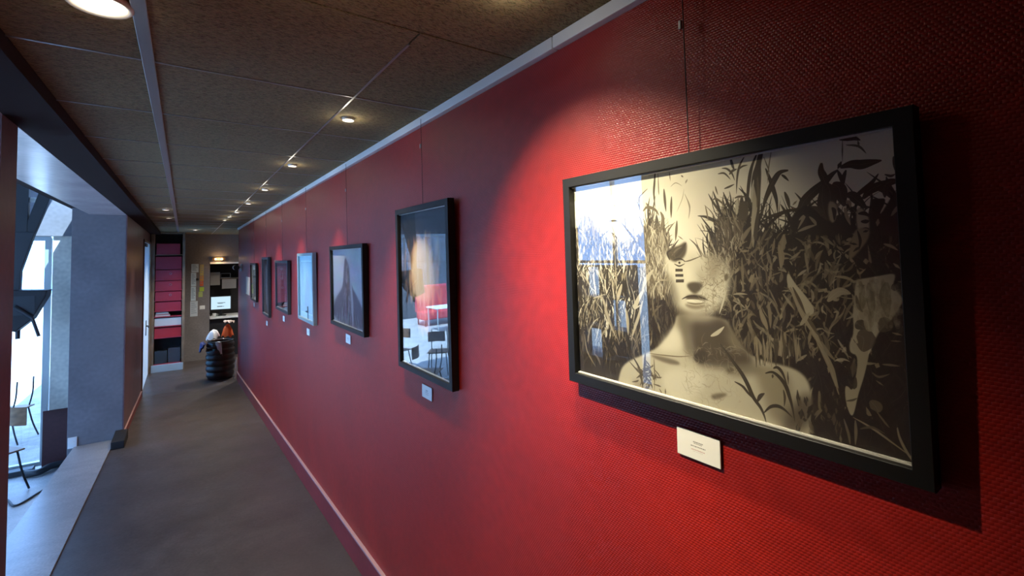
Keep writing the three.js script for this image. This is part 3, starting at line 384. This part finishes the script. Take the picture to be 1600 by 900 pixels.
// ------------------------------------------------------------------ ceiling spotlights
function downlight(x, d, r, power, label, cone = .66, tint = [1, .92, .72], aim = [0, -2, 0]) {
  const o = thing('downlight', label, 'lamp', [x, CEIL - .001, -d], 0, 'round spotlights in the ceiling');
  const ring = new THREE.LatheGeometry([[r * .78, .004], [r * .80, -.010], [r * .92, -.014], [r, -.008], [r * 1.02, 0]].map((p) => new THREE.Vector2(...p)), 28);
  mesh('trim_ring', ring, M.trim, o);
  mesh('lamp_lens', new THREE.CylinderGeometry(r * .78, r * .78, .004, 24).translate(0, -.003, 0), M.lampGlow, o);
  if (power) { const l = new THREE.SpotLight(new THREE.Color().setRGB(...tint), power, 0, cone, 1, 2); l.name = 'spot_beam'; l.castShadow = true; l.shadow.radius = .7; l.position.set(0, -.012, 0); l.target.position.set(...aim); o.add(l, l.target); l.target.name = 'spot_aim';
    const p = new THREE.PointLight(new THREE.Color().setRGB(...tint), power * .0035, 0, 2); p.name = 'lens_spill'; p.position.set(0, -.05, 0); p.castShadow = true; p.shadow.radius = 1; o.add(p); }
}
[[.70, .98, 'spotlight above the woman in maize picture'], [.676, 2.39, 'spotlight above the golden figure picture'], [.663, 3.80, 'second lit spotlight in the row along the red wall'], [.663, 5.25, 'third lit spotlight in the row along the red wall'], [.655, 6.64, 'fourth lit spotlight in the row along the red wall'], [.636, 7.95, 'fifth lit spotlight in the row along the red wall'], [.60, 8.82, 'sixth lit spotlight in the row along the red wall'], [.58, 9.54, 'last lit spotlight in the row along the red wall']].forEach(([x, d, t]) => downlight(x, d, .031, 10, t));
downlight(.22, 1.12, .06, 13, 'spotlight in the middle of the ceiling turned towards the maize picture', .66, [1, .87, .60], [.78, -1.0, .10]);
downlight(-.195, 1.66, .075, 4, 'large round downlight at the top edge beside the grey bar', .8);
downlight(-.206, 7.93, .04, 4, 'nearer of the two small spotlights by the dark beam');
downlight(-.201, 9.43, .04, 4, 'farther of the two small spotlights by the dark beam');
downlight(.213, 12.9, .045, 14, 'spotlight just before the grey end wall', .95, [1, .94, .86]);
downlight(1.7, 13.4, .06, 26, 'added unseen lamp round the corner of the red wall, brightening the corridor end', 1.25, [1, .94, .86]);  // unseen lamp added to brighten the end wall and desk

// ------------------------------------------------------------------ small things on the red wall
{
  const o = thing('wall_notice', 'narrow white notice panel on the red wall before the corner', 'notice', [1, 1.41, -10.07], -Math.PI / 2);
  mesh('panel', rbox(-.27, .27, -.165, .165, .001, .012, .003), M.white, o); mesh('sheet', box(-.25, .25, -.145, .145, .012, .0128), M.card, o);
  const b = thing('wall_bracket_lamp', 'small silver fitting with black end at the red wall corner', 'fitting', [1, 1.74, -11.3], -Math.PI / 2);
  mesh('mounting_plate', rbox(-.10, .10, -.075, .075, .001, .02, .005), M.silver, b); mesh('arm', rod([0, 0, .02], [0, 0, .10], .02), M.silver, b);
  mesh('barrel', new THREE.CylinderGeometry(.05, .045, .26, 20).rotateZ(Math.PI / 2).translate(.02, 0, .11), M.silver, b); mesh('end_cap', new THREE.CylinderGeometry(.053, .053, .05, 20).rotateZ(Math.PI / 2).translate(.17, 0, .11), M.black, b);
}
// ------------------------------------------------------------------ tall shelf unit at the end of the corridor
const SZ = -14;
{
  const o = thing('shelf_unit', 'tall open shelf unit full of red boxes at the corridor end', 'shelf', [-.30, YL, SZ]);
  const H = CEIL - YL - .01, w = .335, d = .42;
  mesh('side_panel', rbox(-w, -w + .075, 0, H, 0, -d, .003), M.paleWood, o); mesh('side_panel', rbox(w - .055, w, 0, H, 0, -d, .003), M.paleWood, o);
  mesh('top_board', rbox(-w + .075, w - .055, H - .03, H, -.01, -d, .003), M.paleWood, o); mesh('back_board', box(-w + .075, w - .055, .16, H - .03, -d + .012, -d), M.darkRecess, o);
  mesh('plinth', rbox(-w + .03, w - .02, 0, .17, .015, -d, .004), std([.42, .50, .54], .5), o);
  for (const y of [.17, .785, 1.055, 1.285, 1.42, 1.67, 1.91, 2.165, 2.43, 2.765]) mesh('shelf_board', rbox(-w + .075, w - .055, y, y + .022, -.012, -d + .012, .002), y > 2.7 ? M.paleWood : M.redBox, o);
}
function storageBox(y0, y1, x0, x1, label, m = M.redBox, mark = false) {
  const w = x1 - x0, h = y1 - y0, o = thing('storage_box', label, 'box', [(x0 + x1) / 2, y0, SZ - .03], 0, 'boxes in the tall shelf unit'), t = .008, d = .32;
  mesh('shell', merge([rbox(-w / 2, w / 2, 0, h, 0, -t, .003), rbox(-w / 2, w / 2, 0, h, -d, -d + t, .003), box(-w / 2, -w / 2 + t, 0, h, -t, -d + t), box(w / 2 - t, w / 2, 0, h, -t, -d + t), box(-w / 2 + t, w / 2 - t, 0, t, -t, -d + t)]), m, o);
  if (mark) mesh('finger_hole_ring', new THREE.TorusGeometry(.022, .007, 8, 18).translate(.04, h * .6, .004), std([.35, .16, .20], .5), o);
}
const sy = (h) => YL + h + .0225;
storageBox(sy(2.765), sy(2.765) + .26, -.53, -.07, 'red box on the top shelf, above the pale shelf board');
storageBox(sy(2.43), sy(2.43) + .28, -.545, -.035, 'red box just below the pale shelf board');
storageBox(sy(2.165), sy(2.165) + .225, -.545, -.035, 'red box second below the pale shelf board', M.redBox, true);
storageBox(sy(1.91), sy(1.91) + .215, -.545, -.035, 'red box third below the pale shelf board', M.redBox, true);
storageBox(sy(1.67), sy(1.67) + .2, -.545, -.035, 'red box fourth below the pale shelf board', M.redBox, true);
storageBox(sy(1.42), sy(1.42) + .205, -.545, -.035, 'red box fifth below the pale shelf board, above the books');
storageBox(sy(1.055), sy(1.055) + .185, -.55, -.03, 'white tray box at the middle of the shelf unit', std([.55, .53, .53], .6));
storageBox(sy(.785), sy(.785) + .225, -.55, -.03, 'bright red box near the bottom of the shelf unit', std([.42, .02, .03], .5));
storageBox(sy(.17), sy(.17) + .30, -.54, -.30, 'dark box at the bottom left of the shelf unit', M.darkSteel);
storageBox(sy(.17), sy(.17) + .34, -.28, -.04, 'dark box at the bottom right of the shelf unit', std([.05, .055, .07], .5));
[[0, .03, [.5, .46, .45]], [.032, .022, [.30, .12, .14]], [.056, .028, [.45, .42, .42]], [.087, .02, [.20, .18, .2]]].forEach(([y, h, c], i) => tag(mesh('book', rbox(-.54 + i * .006, -.25 - i * .015, sy(1.285) + y, sy(1.285) + y + h, SZ - .03, SZ - .26, .003), std(c, .7)), ['pale book lying lowest in the shelf pile', 'reddish book second from the bottom of the pile', 'grey book third from the bottom of the pile', 'dark book on top of the shelf pile'][i], 'book', 'books lying in the shelf unit'));
// ------------------------------------------------------------------ papers and switch on the end wall
function sheet(x0, x1, y0, y1, rgb, label, lines) {
  const o = thing('paper_sheet', label, 'paper', [(x0 + x1) / 2, y0, -END + .001], 0, 'papers pinned to the grey end wall');
  const w = x1 - x0, h = y1 - y0; mesh('sheet', box(-w / 2, w / 2, 0, h, 0, .003), std(rgb, .8), o);
  if (lines) { for (let i = 0; i < lines; i++) mesh('printed_line', box(-w * .36, w * (.1 + .26 * ((i * 7) % 3) / 2), h * (.86 - .76 * i / lines) - .006, h * (.86 - .76 * i / lines) + .006, .003, .0034), M.ink, o); }
}
const pale = [.62, .74, .80];
sheet(.17, .33, 1.59, 1.81, pale, 'pale paper, topmost of the long column of sheets', 5);
sheet(.165, .28, 1.22, 1.58, pale, 'pale paper, second from the top in the long column', 8);
sheet(.165, .275, .84, 1.21, pale, 'pale paper, third from the top in the long column', 8);
sheet(.155, .32, .43, .83, [.58, .64, .68], 'pale paper, lowest and widest of the long column', 6);
sheet(.36, .445, 1.50, 1.79, [.52, .40, .14], 'ochre paper strip, topmost of the coloured notes', 4);
sheet(.36, .445, 1.36, 1.495, [.60, .27, .06], 'orange note between the ochre and the red note', 2);
sheet(.36, .44, 1.22, 1.355, [.62, .13, .04], 'red orange note above the green notes', 2);
sheet(.355, .455, 1.08, 1.19, [.42, .55, .05], 'bright green note, upper of the two');
sheet(.335, .425, .93, 1.07, [.42, .48, .16], 'dull green note, lower of the two');
{ const o = thing('light_switch', 'white double light switch on the grey end wall', 'switch', [.42, .65, -END]); mesh('plate', rbox(-.06, .06, -.05, .05, .001, .014, .004), M.white, o); for (const s of [-1, 1]) mesh('rocker', rbox(s * .027 - .022, s * .027 + .022, -.032, .032, .014, .019, .003), M.card, o);
  const h = thing('wall_hook', 'small dark hook beside the pale papers', 'hook', [.305, 1.40, -END]); mesh('base', rbox(-.03, .03, -.03, .03, .001, .012, .006), M.black, h); mesh('peg', tube([[0, 0, .01], [0, -.01, .05], [0, .03, .07]], .009, 10, 6), M.black, h); }
// ------------------------------------------------------------------ two-lamp fitting over the recess
{ const o = thing('emergency_light', 'small wall light with two glowing warm bulbs over the recess', 'lamp', [.78, 1.90, -END]);
  mesh('housing', rbox(-.15, .15, -.01, .075, .001, .05, .008), std([.36, .20, .09], .5), o);
  for (const s of [-1, 1]) { const g = std([1, .8, .5], .4); g.emissive.setRGB(1, .62, .25); g.emissiveIntensity = 7; mesh('bulb', new THREE.SphereGeometry(.026, 16, 12).translate(s * .07, .03, .066), g, o); }
  const l = new THREE.PointLight(new THREE.Color().setRGB(1, .62, .3), .22, 0, 2); l.position.set(0, .03, .12); l.castShadow = true; l.name = 'warm_glow'; o.add(l); }
// ------------------------------------------------------------------ desk recess
{ const z0 = -END - .12, o = thing('desk', 'white topped desk built into the dark recess', 'desk', [1.3, YL, z0 - .4]);
  mesh('desk_top', rbox(-.70, .9, 1.035, 1.085, .40, -.45, .006), M.white, o); mesh('modesty_panel', box(-.70, .9, .02, 1.035, .30, .27), M.black, o); for (const x of [-.66, .86]) mesh('leg', rbox(x - .03, x + .03, 0, 1.035, -.40, -.34, .004), M.black, o);
  mesh('drawer_knob', new THREE.SphereGeometry(.018, 12, 8).translate(-.55, .72, .315), M.chrome, o);
  const c = thing('monitor', 'computer monitor with a bright white screen on the desk', 'monitor', [.865, .36, z0 - .28], -.12);
  mesh('stand_foot', rbox(-.13, .13, 0, .018, -.09, .09, .006), M.black, c); mesh('stand_neck', rbox(-.03, .03, .018, .2, -.045, -.02, .004), M.black, c); mesh('casing', rbox(-.25, .25, .16, .545, -.02, .02, .008), M.black, c);
  const cv = mk(480, 360), g = cv.getContext('2d'); g.fillStyle = '#eef8fc'; g.fillRect(0, 0, 480, 360); g.filter = 'blur(2px)'; g.fillStyle = '#3d4a52'; for (const [x, y, w, h] of [[150, 170, 200, 14], [170, 190, 120, 10], [150, 270, 130, 22], [290, 276, 30, 12]]) g.fillRect(x, y, w, h);
  const t = canvasTex(cv), m = std([.05, .05, .05], .3); m.emissive.setRGB(.75, .95, 1.05); m.emissiveMap = t; m.emissiveIntensity = .95; mesh('screen', new THREE.PlaneGeometry(.46, .345).translate(0, .352, .0208), m, c);
  const sl = new THREE.RectAreaLight(new THREE.Color().setRGB(.75, .95, 1.05), .9, .46, .345); sl.position.set(0, .352, .03); sl.lookAt(0, .352, 1); sl.rotation.set(0, Math.PI, 0); sl.name = 'screen_glow'; c.add(sl);
  const mg = thing('mug', 'small white mug on the desk edge', 'mug', [.70, .36, z0 - .09]); mesh('cup', new THREE.LatheGeometry([[0, 0], [.04, 0], [.045, .09], [.04, .09], [.036, .008], [0, .008]].map((p) => new THREE.Vector2(...p)), 20), M.white, mg); mesh('handle', new THREE.TorusGeometry(.026, .007, 8, 16).translate(.062, .045, 0), M.white, mg);
  const s = thing('recess_shelf', 'dark shelf high in the desk recess', 'shelf', [1.3, 1.36, z0 - .75]); mesh('board', rbox(-.68, .7, 0, .03, .2, -.2, .003), M.paleWood, s); mesh('bracket', merge([box(-.5, -.48, -.12, 0, .12, -.2), box(.4, .42, -.12, 0, .12, -.2)]), M.black, s);
  tag(mesh('pinned_page', box(.62, .85, 1.20, 1.56, z0 - .50, z0 - .503), std([.46, .42, .36], .8)), 'beige page hung at the left of the desk recess', 'paper', 'pages hung over the desk'); 
  tag(mesh('pinned_page', box(.90, 1.25, 1.09, 1.355, z0 - .52, z0 - .523), std([.40, .37, .33], .8)), 'wide beige page hung at the right of the desk recess', 'paper', 'pages hung over the desk');
  tag(mesh('paper_tray', merge([box(.88, 1.12, 1.3905, 1.40, z0 - .62, z0 - .85), box(.88, .886, 1.40, 1.52, z0 - .62, z0 - .85), box(1.114, 1.12, 1.40, 1.52, z0 - .62, z0 - .85), box(.88, 1.12, 1.51, 1.52, z0 - .62, z0 - .85)]), std([.5, .5, .5], .5)), 'grey paper tray on the recess shelf', 'tray'); }
// ------------------------------------------------------------------ basket heaped with cloths by the wall corner
const BX = .70, BZ = -12.46;
{ const o = thing('laundry_basket', 'dark ribbed round basket standing by the red wall corner', 'basket', [BX, YL, BZ]), pr = [[0, 0], [.24, 0]]; for (let i = 0; i < 6; i++) { const y = .03 + i * .13, r = .245 + .012 * Math.sin(i / 5 * Math.PI); pr.push([r, y], [r + .022, y + .03], [r + .028, y + .065], [r + .022, y + .1], [r + .002, y + .126]); } pr.push([.25, .81], [.262, .83], [.235, .835], [.225, .8], [.215, .05], [0, .05]);
  mesh('body', new THREE.LatheGeometry(pr.map((p) => new THREE.Vector2(...p)), 40), std([.035, .024, .024], .28), o); for (const s of [0, Math.PI]) mesh('handle', tube([[.26, .66, -.06], [.31, .70, -.05], [.31, .70, .05], [.26, .66, .06]], .011, 16, 6).rotateY(s + .7), M.black, o); }
// a cloth that drapes: a crumpled disc lying over a mound and hanging down past its edge
function cloth(label, [cx, y, cz], [rx, rz], hump, hang, rgb, seed, tilt = [0, 0]) {
  const n = 26, m = 40, pos = [], idx = [];
  for (let i = 0; i <= n; i++) for (let k = 0; k < m; k++) { const r = i / n, a = k / m * Math.PI * 2, c = Math.cos(a), s = Math.sin(a), e = 1 + .18 * noise.noise(c * 1.4 + seed, s * 1.4, 0), f = noise.noise(c * r * 3 + seed, s * r * 3, 1.5) * .022 + .018 * r * Math.sin(a * 7 + seed * 3) * r;
    const x = c * r * rx * e, z = s * r * rz * e; pos.push(cx + x, y + hump * (1 - r * r) + f + x * tilt[0] + z * tilt[1] - hang * Math.max(0, r - .62) ** 1.3 * 2.2 * (.5 + .5 * Math.sin(a + seed)), cz + z); }
  for (let i = 0; i < n; i++) for (let k = 0; k < m; k++) { const a = i * m + k, b = i * m + (k + 1) % m, c = a + m, d = b + m; idx.push(a, b, c, b, d, c); }
  const g = new THREE.BufferGeometry(); g.setAttribute('position', new THREE.Float32BufferAttribute(pos, 3)); g.setIndex(idx); g.computeVertexNormals();
  const q = std(rgb, .85); q.side = THREE.DoubleSide; return tag(mesh('cloth', g, q), label, 'cloth', 'cloths heaped in the basket');
}
cloth('blue cloth hanging over the left rim of the basket', [BX - .345, YL + .80, BZ + .06], [.058, .20], .03, .34, [.03, .05, .20], 4.0);
cloth('crumpled white cloth heaped on top of the basket', [BX - .15, YL + .92, BZ + .0], [.135, .20], .16, .05, [.72, .74, .76], 1.2, [.35, 0]);
cloth('orange cloth heaped on the right of the basket', [BX + .135, YL + .93, BZ + .0], [.125, .19], .25, .03, [.66, .11, .02], 5.1, [-.1, 0]);
cloth('pale cloth topmost over the orange cloth', [BX + .16, YL + 1.235, BZ - .02], [.11, .10], .025, .03, [.70, .58, .50], 2.2);
cloth('white cloth tip drooping over the basket front', [BX - .05, YL + .82, BZ + .33], [.065, .024], .03, .42, [.68, .76, .80], 1.3);
tag(mesh('stick', rod([.99, YL + .46, -12.13], [.955, YL + .004, -12.12], .011), M.white), 'thin white stick leaning beside the basket', 'stick');
// ------------------------------------------------------------------ things in and beyond the side room
{ const o = thing('loudspeaker', 'black loudspeaker hanging before the bright terrace window', 'speaker', [0, 0, -8.62]);
  const s = new THREE.Shape([[-1.86, 1.555], [-1.46, 1.535], [-1.475, 1.46], [-1.60, 1.18], [-1.735, 1.045], [-1.90, 1.11]].map((p) => new THREE.Vector2(...p)));
  mesh('cabinet', metreUV(new THREE.ExtrudeGeometry(s, { depth: .26, bevelEnabled: true, bevelThickness: .012, bevelSize: .012, bevelSegments: 2 }).translate(0, 0, -.13)), M.black, o);
  mesh('grille', box(-1.80, -1.56, 1.24, 1.48, .142, .148), M.darkSteel, o); mesh('bracket_arm', merge([rod([-1.74, 1.354, .17], [-1.575, 1.2, .17], .022), rod([-1.575, 1.2, .17], [-1.51, .96, .17], .018), rod([-1.735, 1.05, 0], [-1.735, .93, 0], .024)]), M.darkSteel, o);
  const b = thing('ceiling_bracket', 'dark forked bracket reaching down from the side room ceiling', 'bracket', [0, 0, -8.62]);
  const bar = (pts, t) => metreUV(new THREE.ExtrudeGeometry(new THREE.Shape(pts.map((p) => new THREE.Vector2(...p))), { depth: t, bevelEnabled: true, bevelThickness: .006, bevelSize: .006, bevelSegments: 1 }).translate(0, 0, -t / 2));
  mesh('trunk', bar([[-1.80, 2.30], [-1.60, 2.30], [-1.66, 2.05], [-1.72, 1.80], [-1.725, 1.56], [-1.795, 1.56], [-1.80, 1.80], [-1.82, 2.05]], .10), M.darkSteel, b);
  mesh('fork_arm', bar([[-1.80, 2.29], [-1.67, 2.29], [-1.665, 2.70], [-1.66, 3.59], [-1.81, 3.59], [-1.80, 2.70]], .09), M.darkSteel, b); mesh('fork_arm', bar([[-1.70, 2.29], [-1.60, 2.29], [-1.45, 2.80], [-1.30, 3.59], [-1.45, 3.59], [-1.57, 2.80]], .08), M.darkSteel, b);
  mesh('tie', box(-1.67, -1.52, 2.70, 2.76, -.02, .02), M.silver, b); }
function chair(x, y, z, ry, label) { const o = thing('bistro_chair', label, 'chair', [x, y, z], ry, 'chairs by the terrace window'), k = 1.15;
  const seatG = new RoundedBoxGeometry(.42 * k, .022, .40 * k, 3, .01); seatG.translate(0, .46 * k, 0); mesh('seat', metreUV(seatG), M.wood, o);
  const bs = new THREE.CylinderGeometry(.42, .42, .20 * k, 16, 1, true, -.5, 1.0), bg = mesh('backrest', merge([bs.clone().translate(0, .80 * k, -.62), new THREE.CylinderGeometry(.408, .408, .20 * k, 16, 1, true, -.5, 1.0).translate(0, .80 * k, -.62)]), M.wood, o); bg.rotation.y = Math.PI; 
  for (const sx of [-1, 1]) { mesh('leg', tube([[sx * .17 * k, .45 * k, .15 * k], [sx * .19 * k, .2 * k, .19 * k], [sx * .21 * k, .012, .24 * k]], .012, 12, 8), M.blackMetal, o); mesh('leg', tube([[sx * .17 * k, .45 * k, -.14 * k], [sx * .19 * k, .2 * k, -.19 * k], [sx * .21 * k, .012, -.25 * k]], .012, 12, 8), M.blackMetal, o); mesh('back_upright', tube([[sx * .17 * k, .45 * k, -.15 * k], [sx * .17 * k, .65 * k, .0 - .19 * k], [sx * .165 * k, .88 * k, -.20 * k]], .011, 12, 8), M.blackMetal, o); }
  mesh('seat_frame', merge([rod([-.17 * k, .445 * k, .15 * k], [.17 * k, .445 * k, .15 * k], .010), rod([-.17 * k, .445 * k, -.15 * k], [.17 * k, .445 * k, -.15 * k], .010)]), M.blackMetal, o); }
chair(-1.95, RF, -8.55, 2.3, 'metal legged chair standing inside before the bright window');
chair(-3.05, RF - .06, -10.35, .6, 'wooden seated chair on the terrace, seen mirrored in the golden figure picture');
chair(-2.35, RF - .06, -11.2, -1.9, 'second terrace chair farther out behind the window');
{ const o = thing('terrace_table', 'white topped table on the terrace', 'table', [-5.9, RF - .06, -15.5]); mesh('table_top', rbox(-.6, .6, .86, .9, -.45, .45, .01), M.white, o); for (const sx of [-1, 1]) for (const sz of [-1, 1]) mesh('leg', rod([sx * .54, 0, sz * .38], [sx * .54, .86, sz * .38], .02), M.silver, o);
  const b = thing('terrace_bench', 'red upholstered bench on the terrace', 'bench', [-6.6, RF - .06, -17.2]); mesh('seat', rbox(-1, 1, .25, .55, -.35, .4, .05, 3), M.redFabric, b); mesh('backrest', rbox(-1, 1, .5, 1.55, -.5, -.3, .05, 3), M.redFabric, b); for (const sx of [-.9, .9]) for (const sz of [-.4, .3]) mesh('leg', rod([sx, 0, sz], [sx, .26, sz], .03), M.blackMetal, b); }
tag(mesh('floor_cable', tube([[-1.95, RF + .012, -8.3], [-1.76, RF + .012, -8.34], [-1.60, RF + .012, -8.05], [-1.45, RF + .012, -8.32], [-1.36, RF + .012, -8.5], [-1.30, RF + .012, -8.75]], .012, 48, 8), M.darkSteel), 'dark cable snaking over the side room floor', 'cable');
tag(mesh('cable_duct', tube([[-1.72, RF + .05, -9.05], [-1.58, RF + .05, -9.0], [-1.48, RF + .06, -9.12], [-1.36, RF + .05, -9.18], [-1.26, RF + .05, -9.2]], .045, 40, 10), M.darkSteel), 'thick dark hose along the wall below the dado', 'hose');
tag(mesh('corner_box', rbox(XL - .085, XL + .05, floorAt(8.0) - .03, floorAt(8.0) + .10, -7.9, -8.425, .006), M.black), 'small black box on the floor at the foot of the pillar', 'box');
{ const o = thing('socket_outlet', 'small white socket low on the pale pillar', 'socket', [-1.165, floorAt(8.43) - .02, -8.42]); mesh('plate', rbox(-.045, .045, .02, .16, -.008, .012, .004), M.white, o); mesh('insert', new THREE.CylinderGeometry(.025, .025, .006, 18).rotateX(Math.PI / 2).translate(0, .09, .013), M.card, o); }

{ const o = thing('added_rack', 'tall dark rack with open bays, added to darken the outer windows mirrored in the maize picture', 'rack', [-4.9, RF, -7.2]);  // put in to break up the bright window reflected in the glass
  for (const z of [-1.3, -.65, 0, .65, 1.3]) mesh('upright', rbox(-.16, .16, 0, 2.45, z - .03, z + .03, .004), M.blackMetal, o);
  for (const y of [.06, .62, 1.2, 1.8, 2.42]) mesh('rack_shelf', rbox(-.16, .16, y, y + .03, -1.27, 1.27, .004), M.blackMetal, o);
  for (const [z, y, h] of [[-.97, .095, .5], [-.97, 1.24, .54], [-.97, 1.84, .56], [-.33, .66, .52], [-.33, 1.84, .56], [.33, .095, .5], [.33, 1.24, .54], [.97, .66, .52], [.97, .095, .5], [.97, 1.84, .56]]) mesh('back_panel', box(-.15, -.13, y, y + h, z - .285, z + .285), M.darkSteel, o); }


renderer.render(scene, camera);
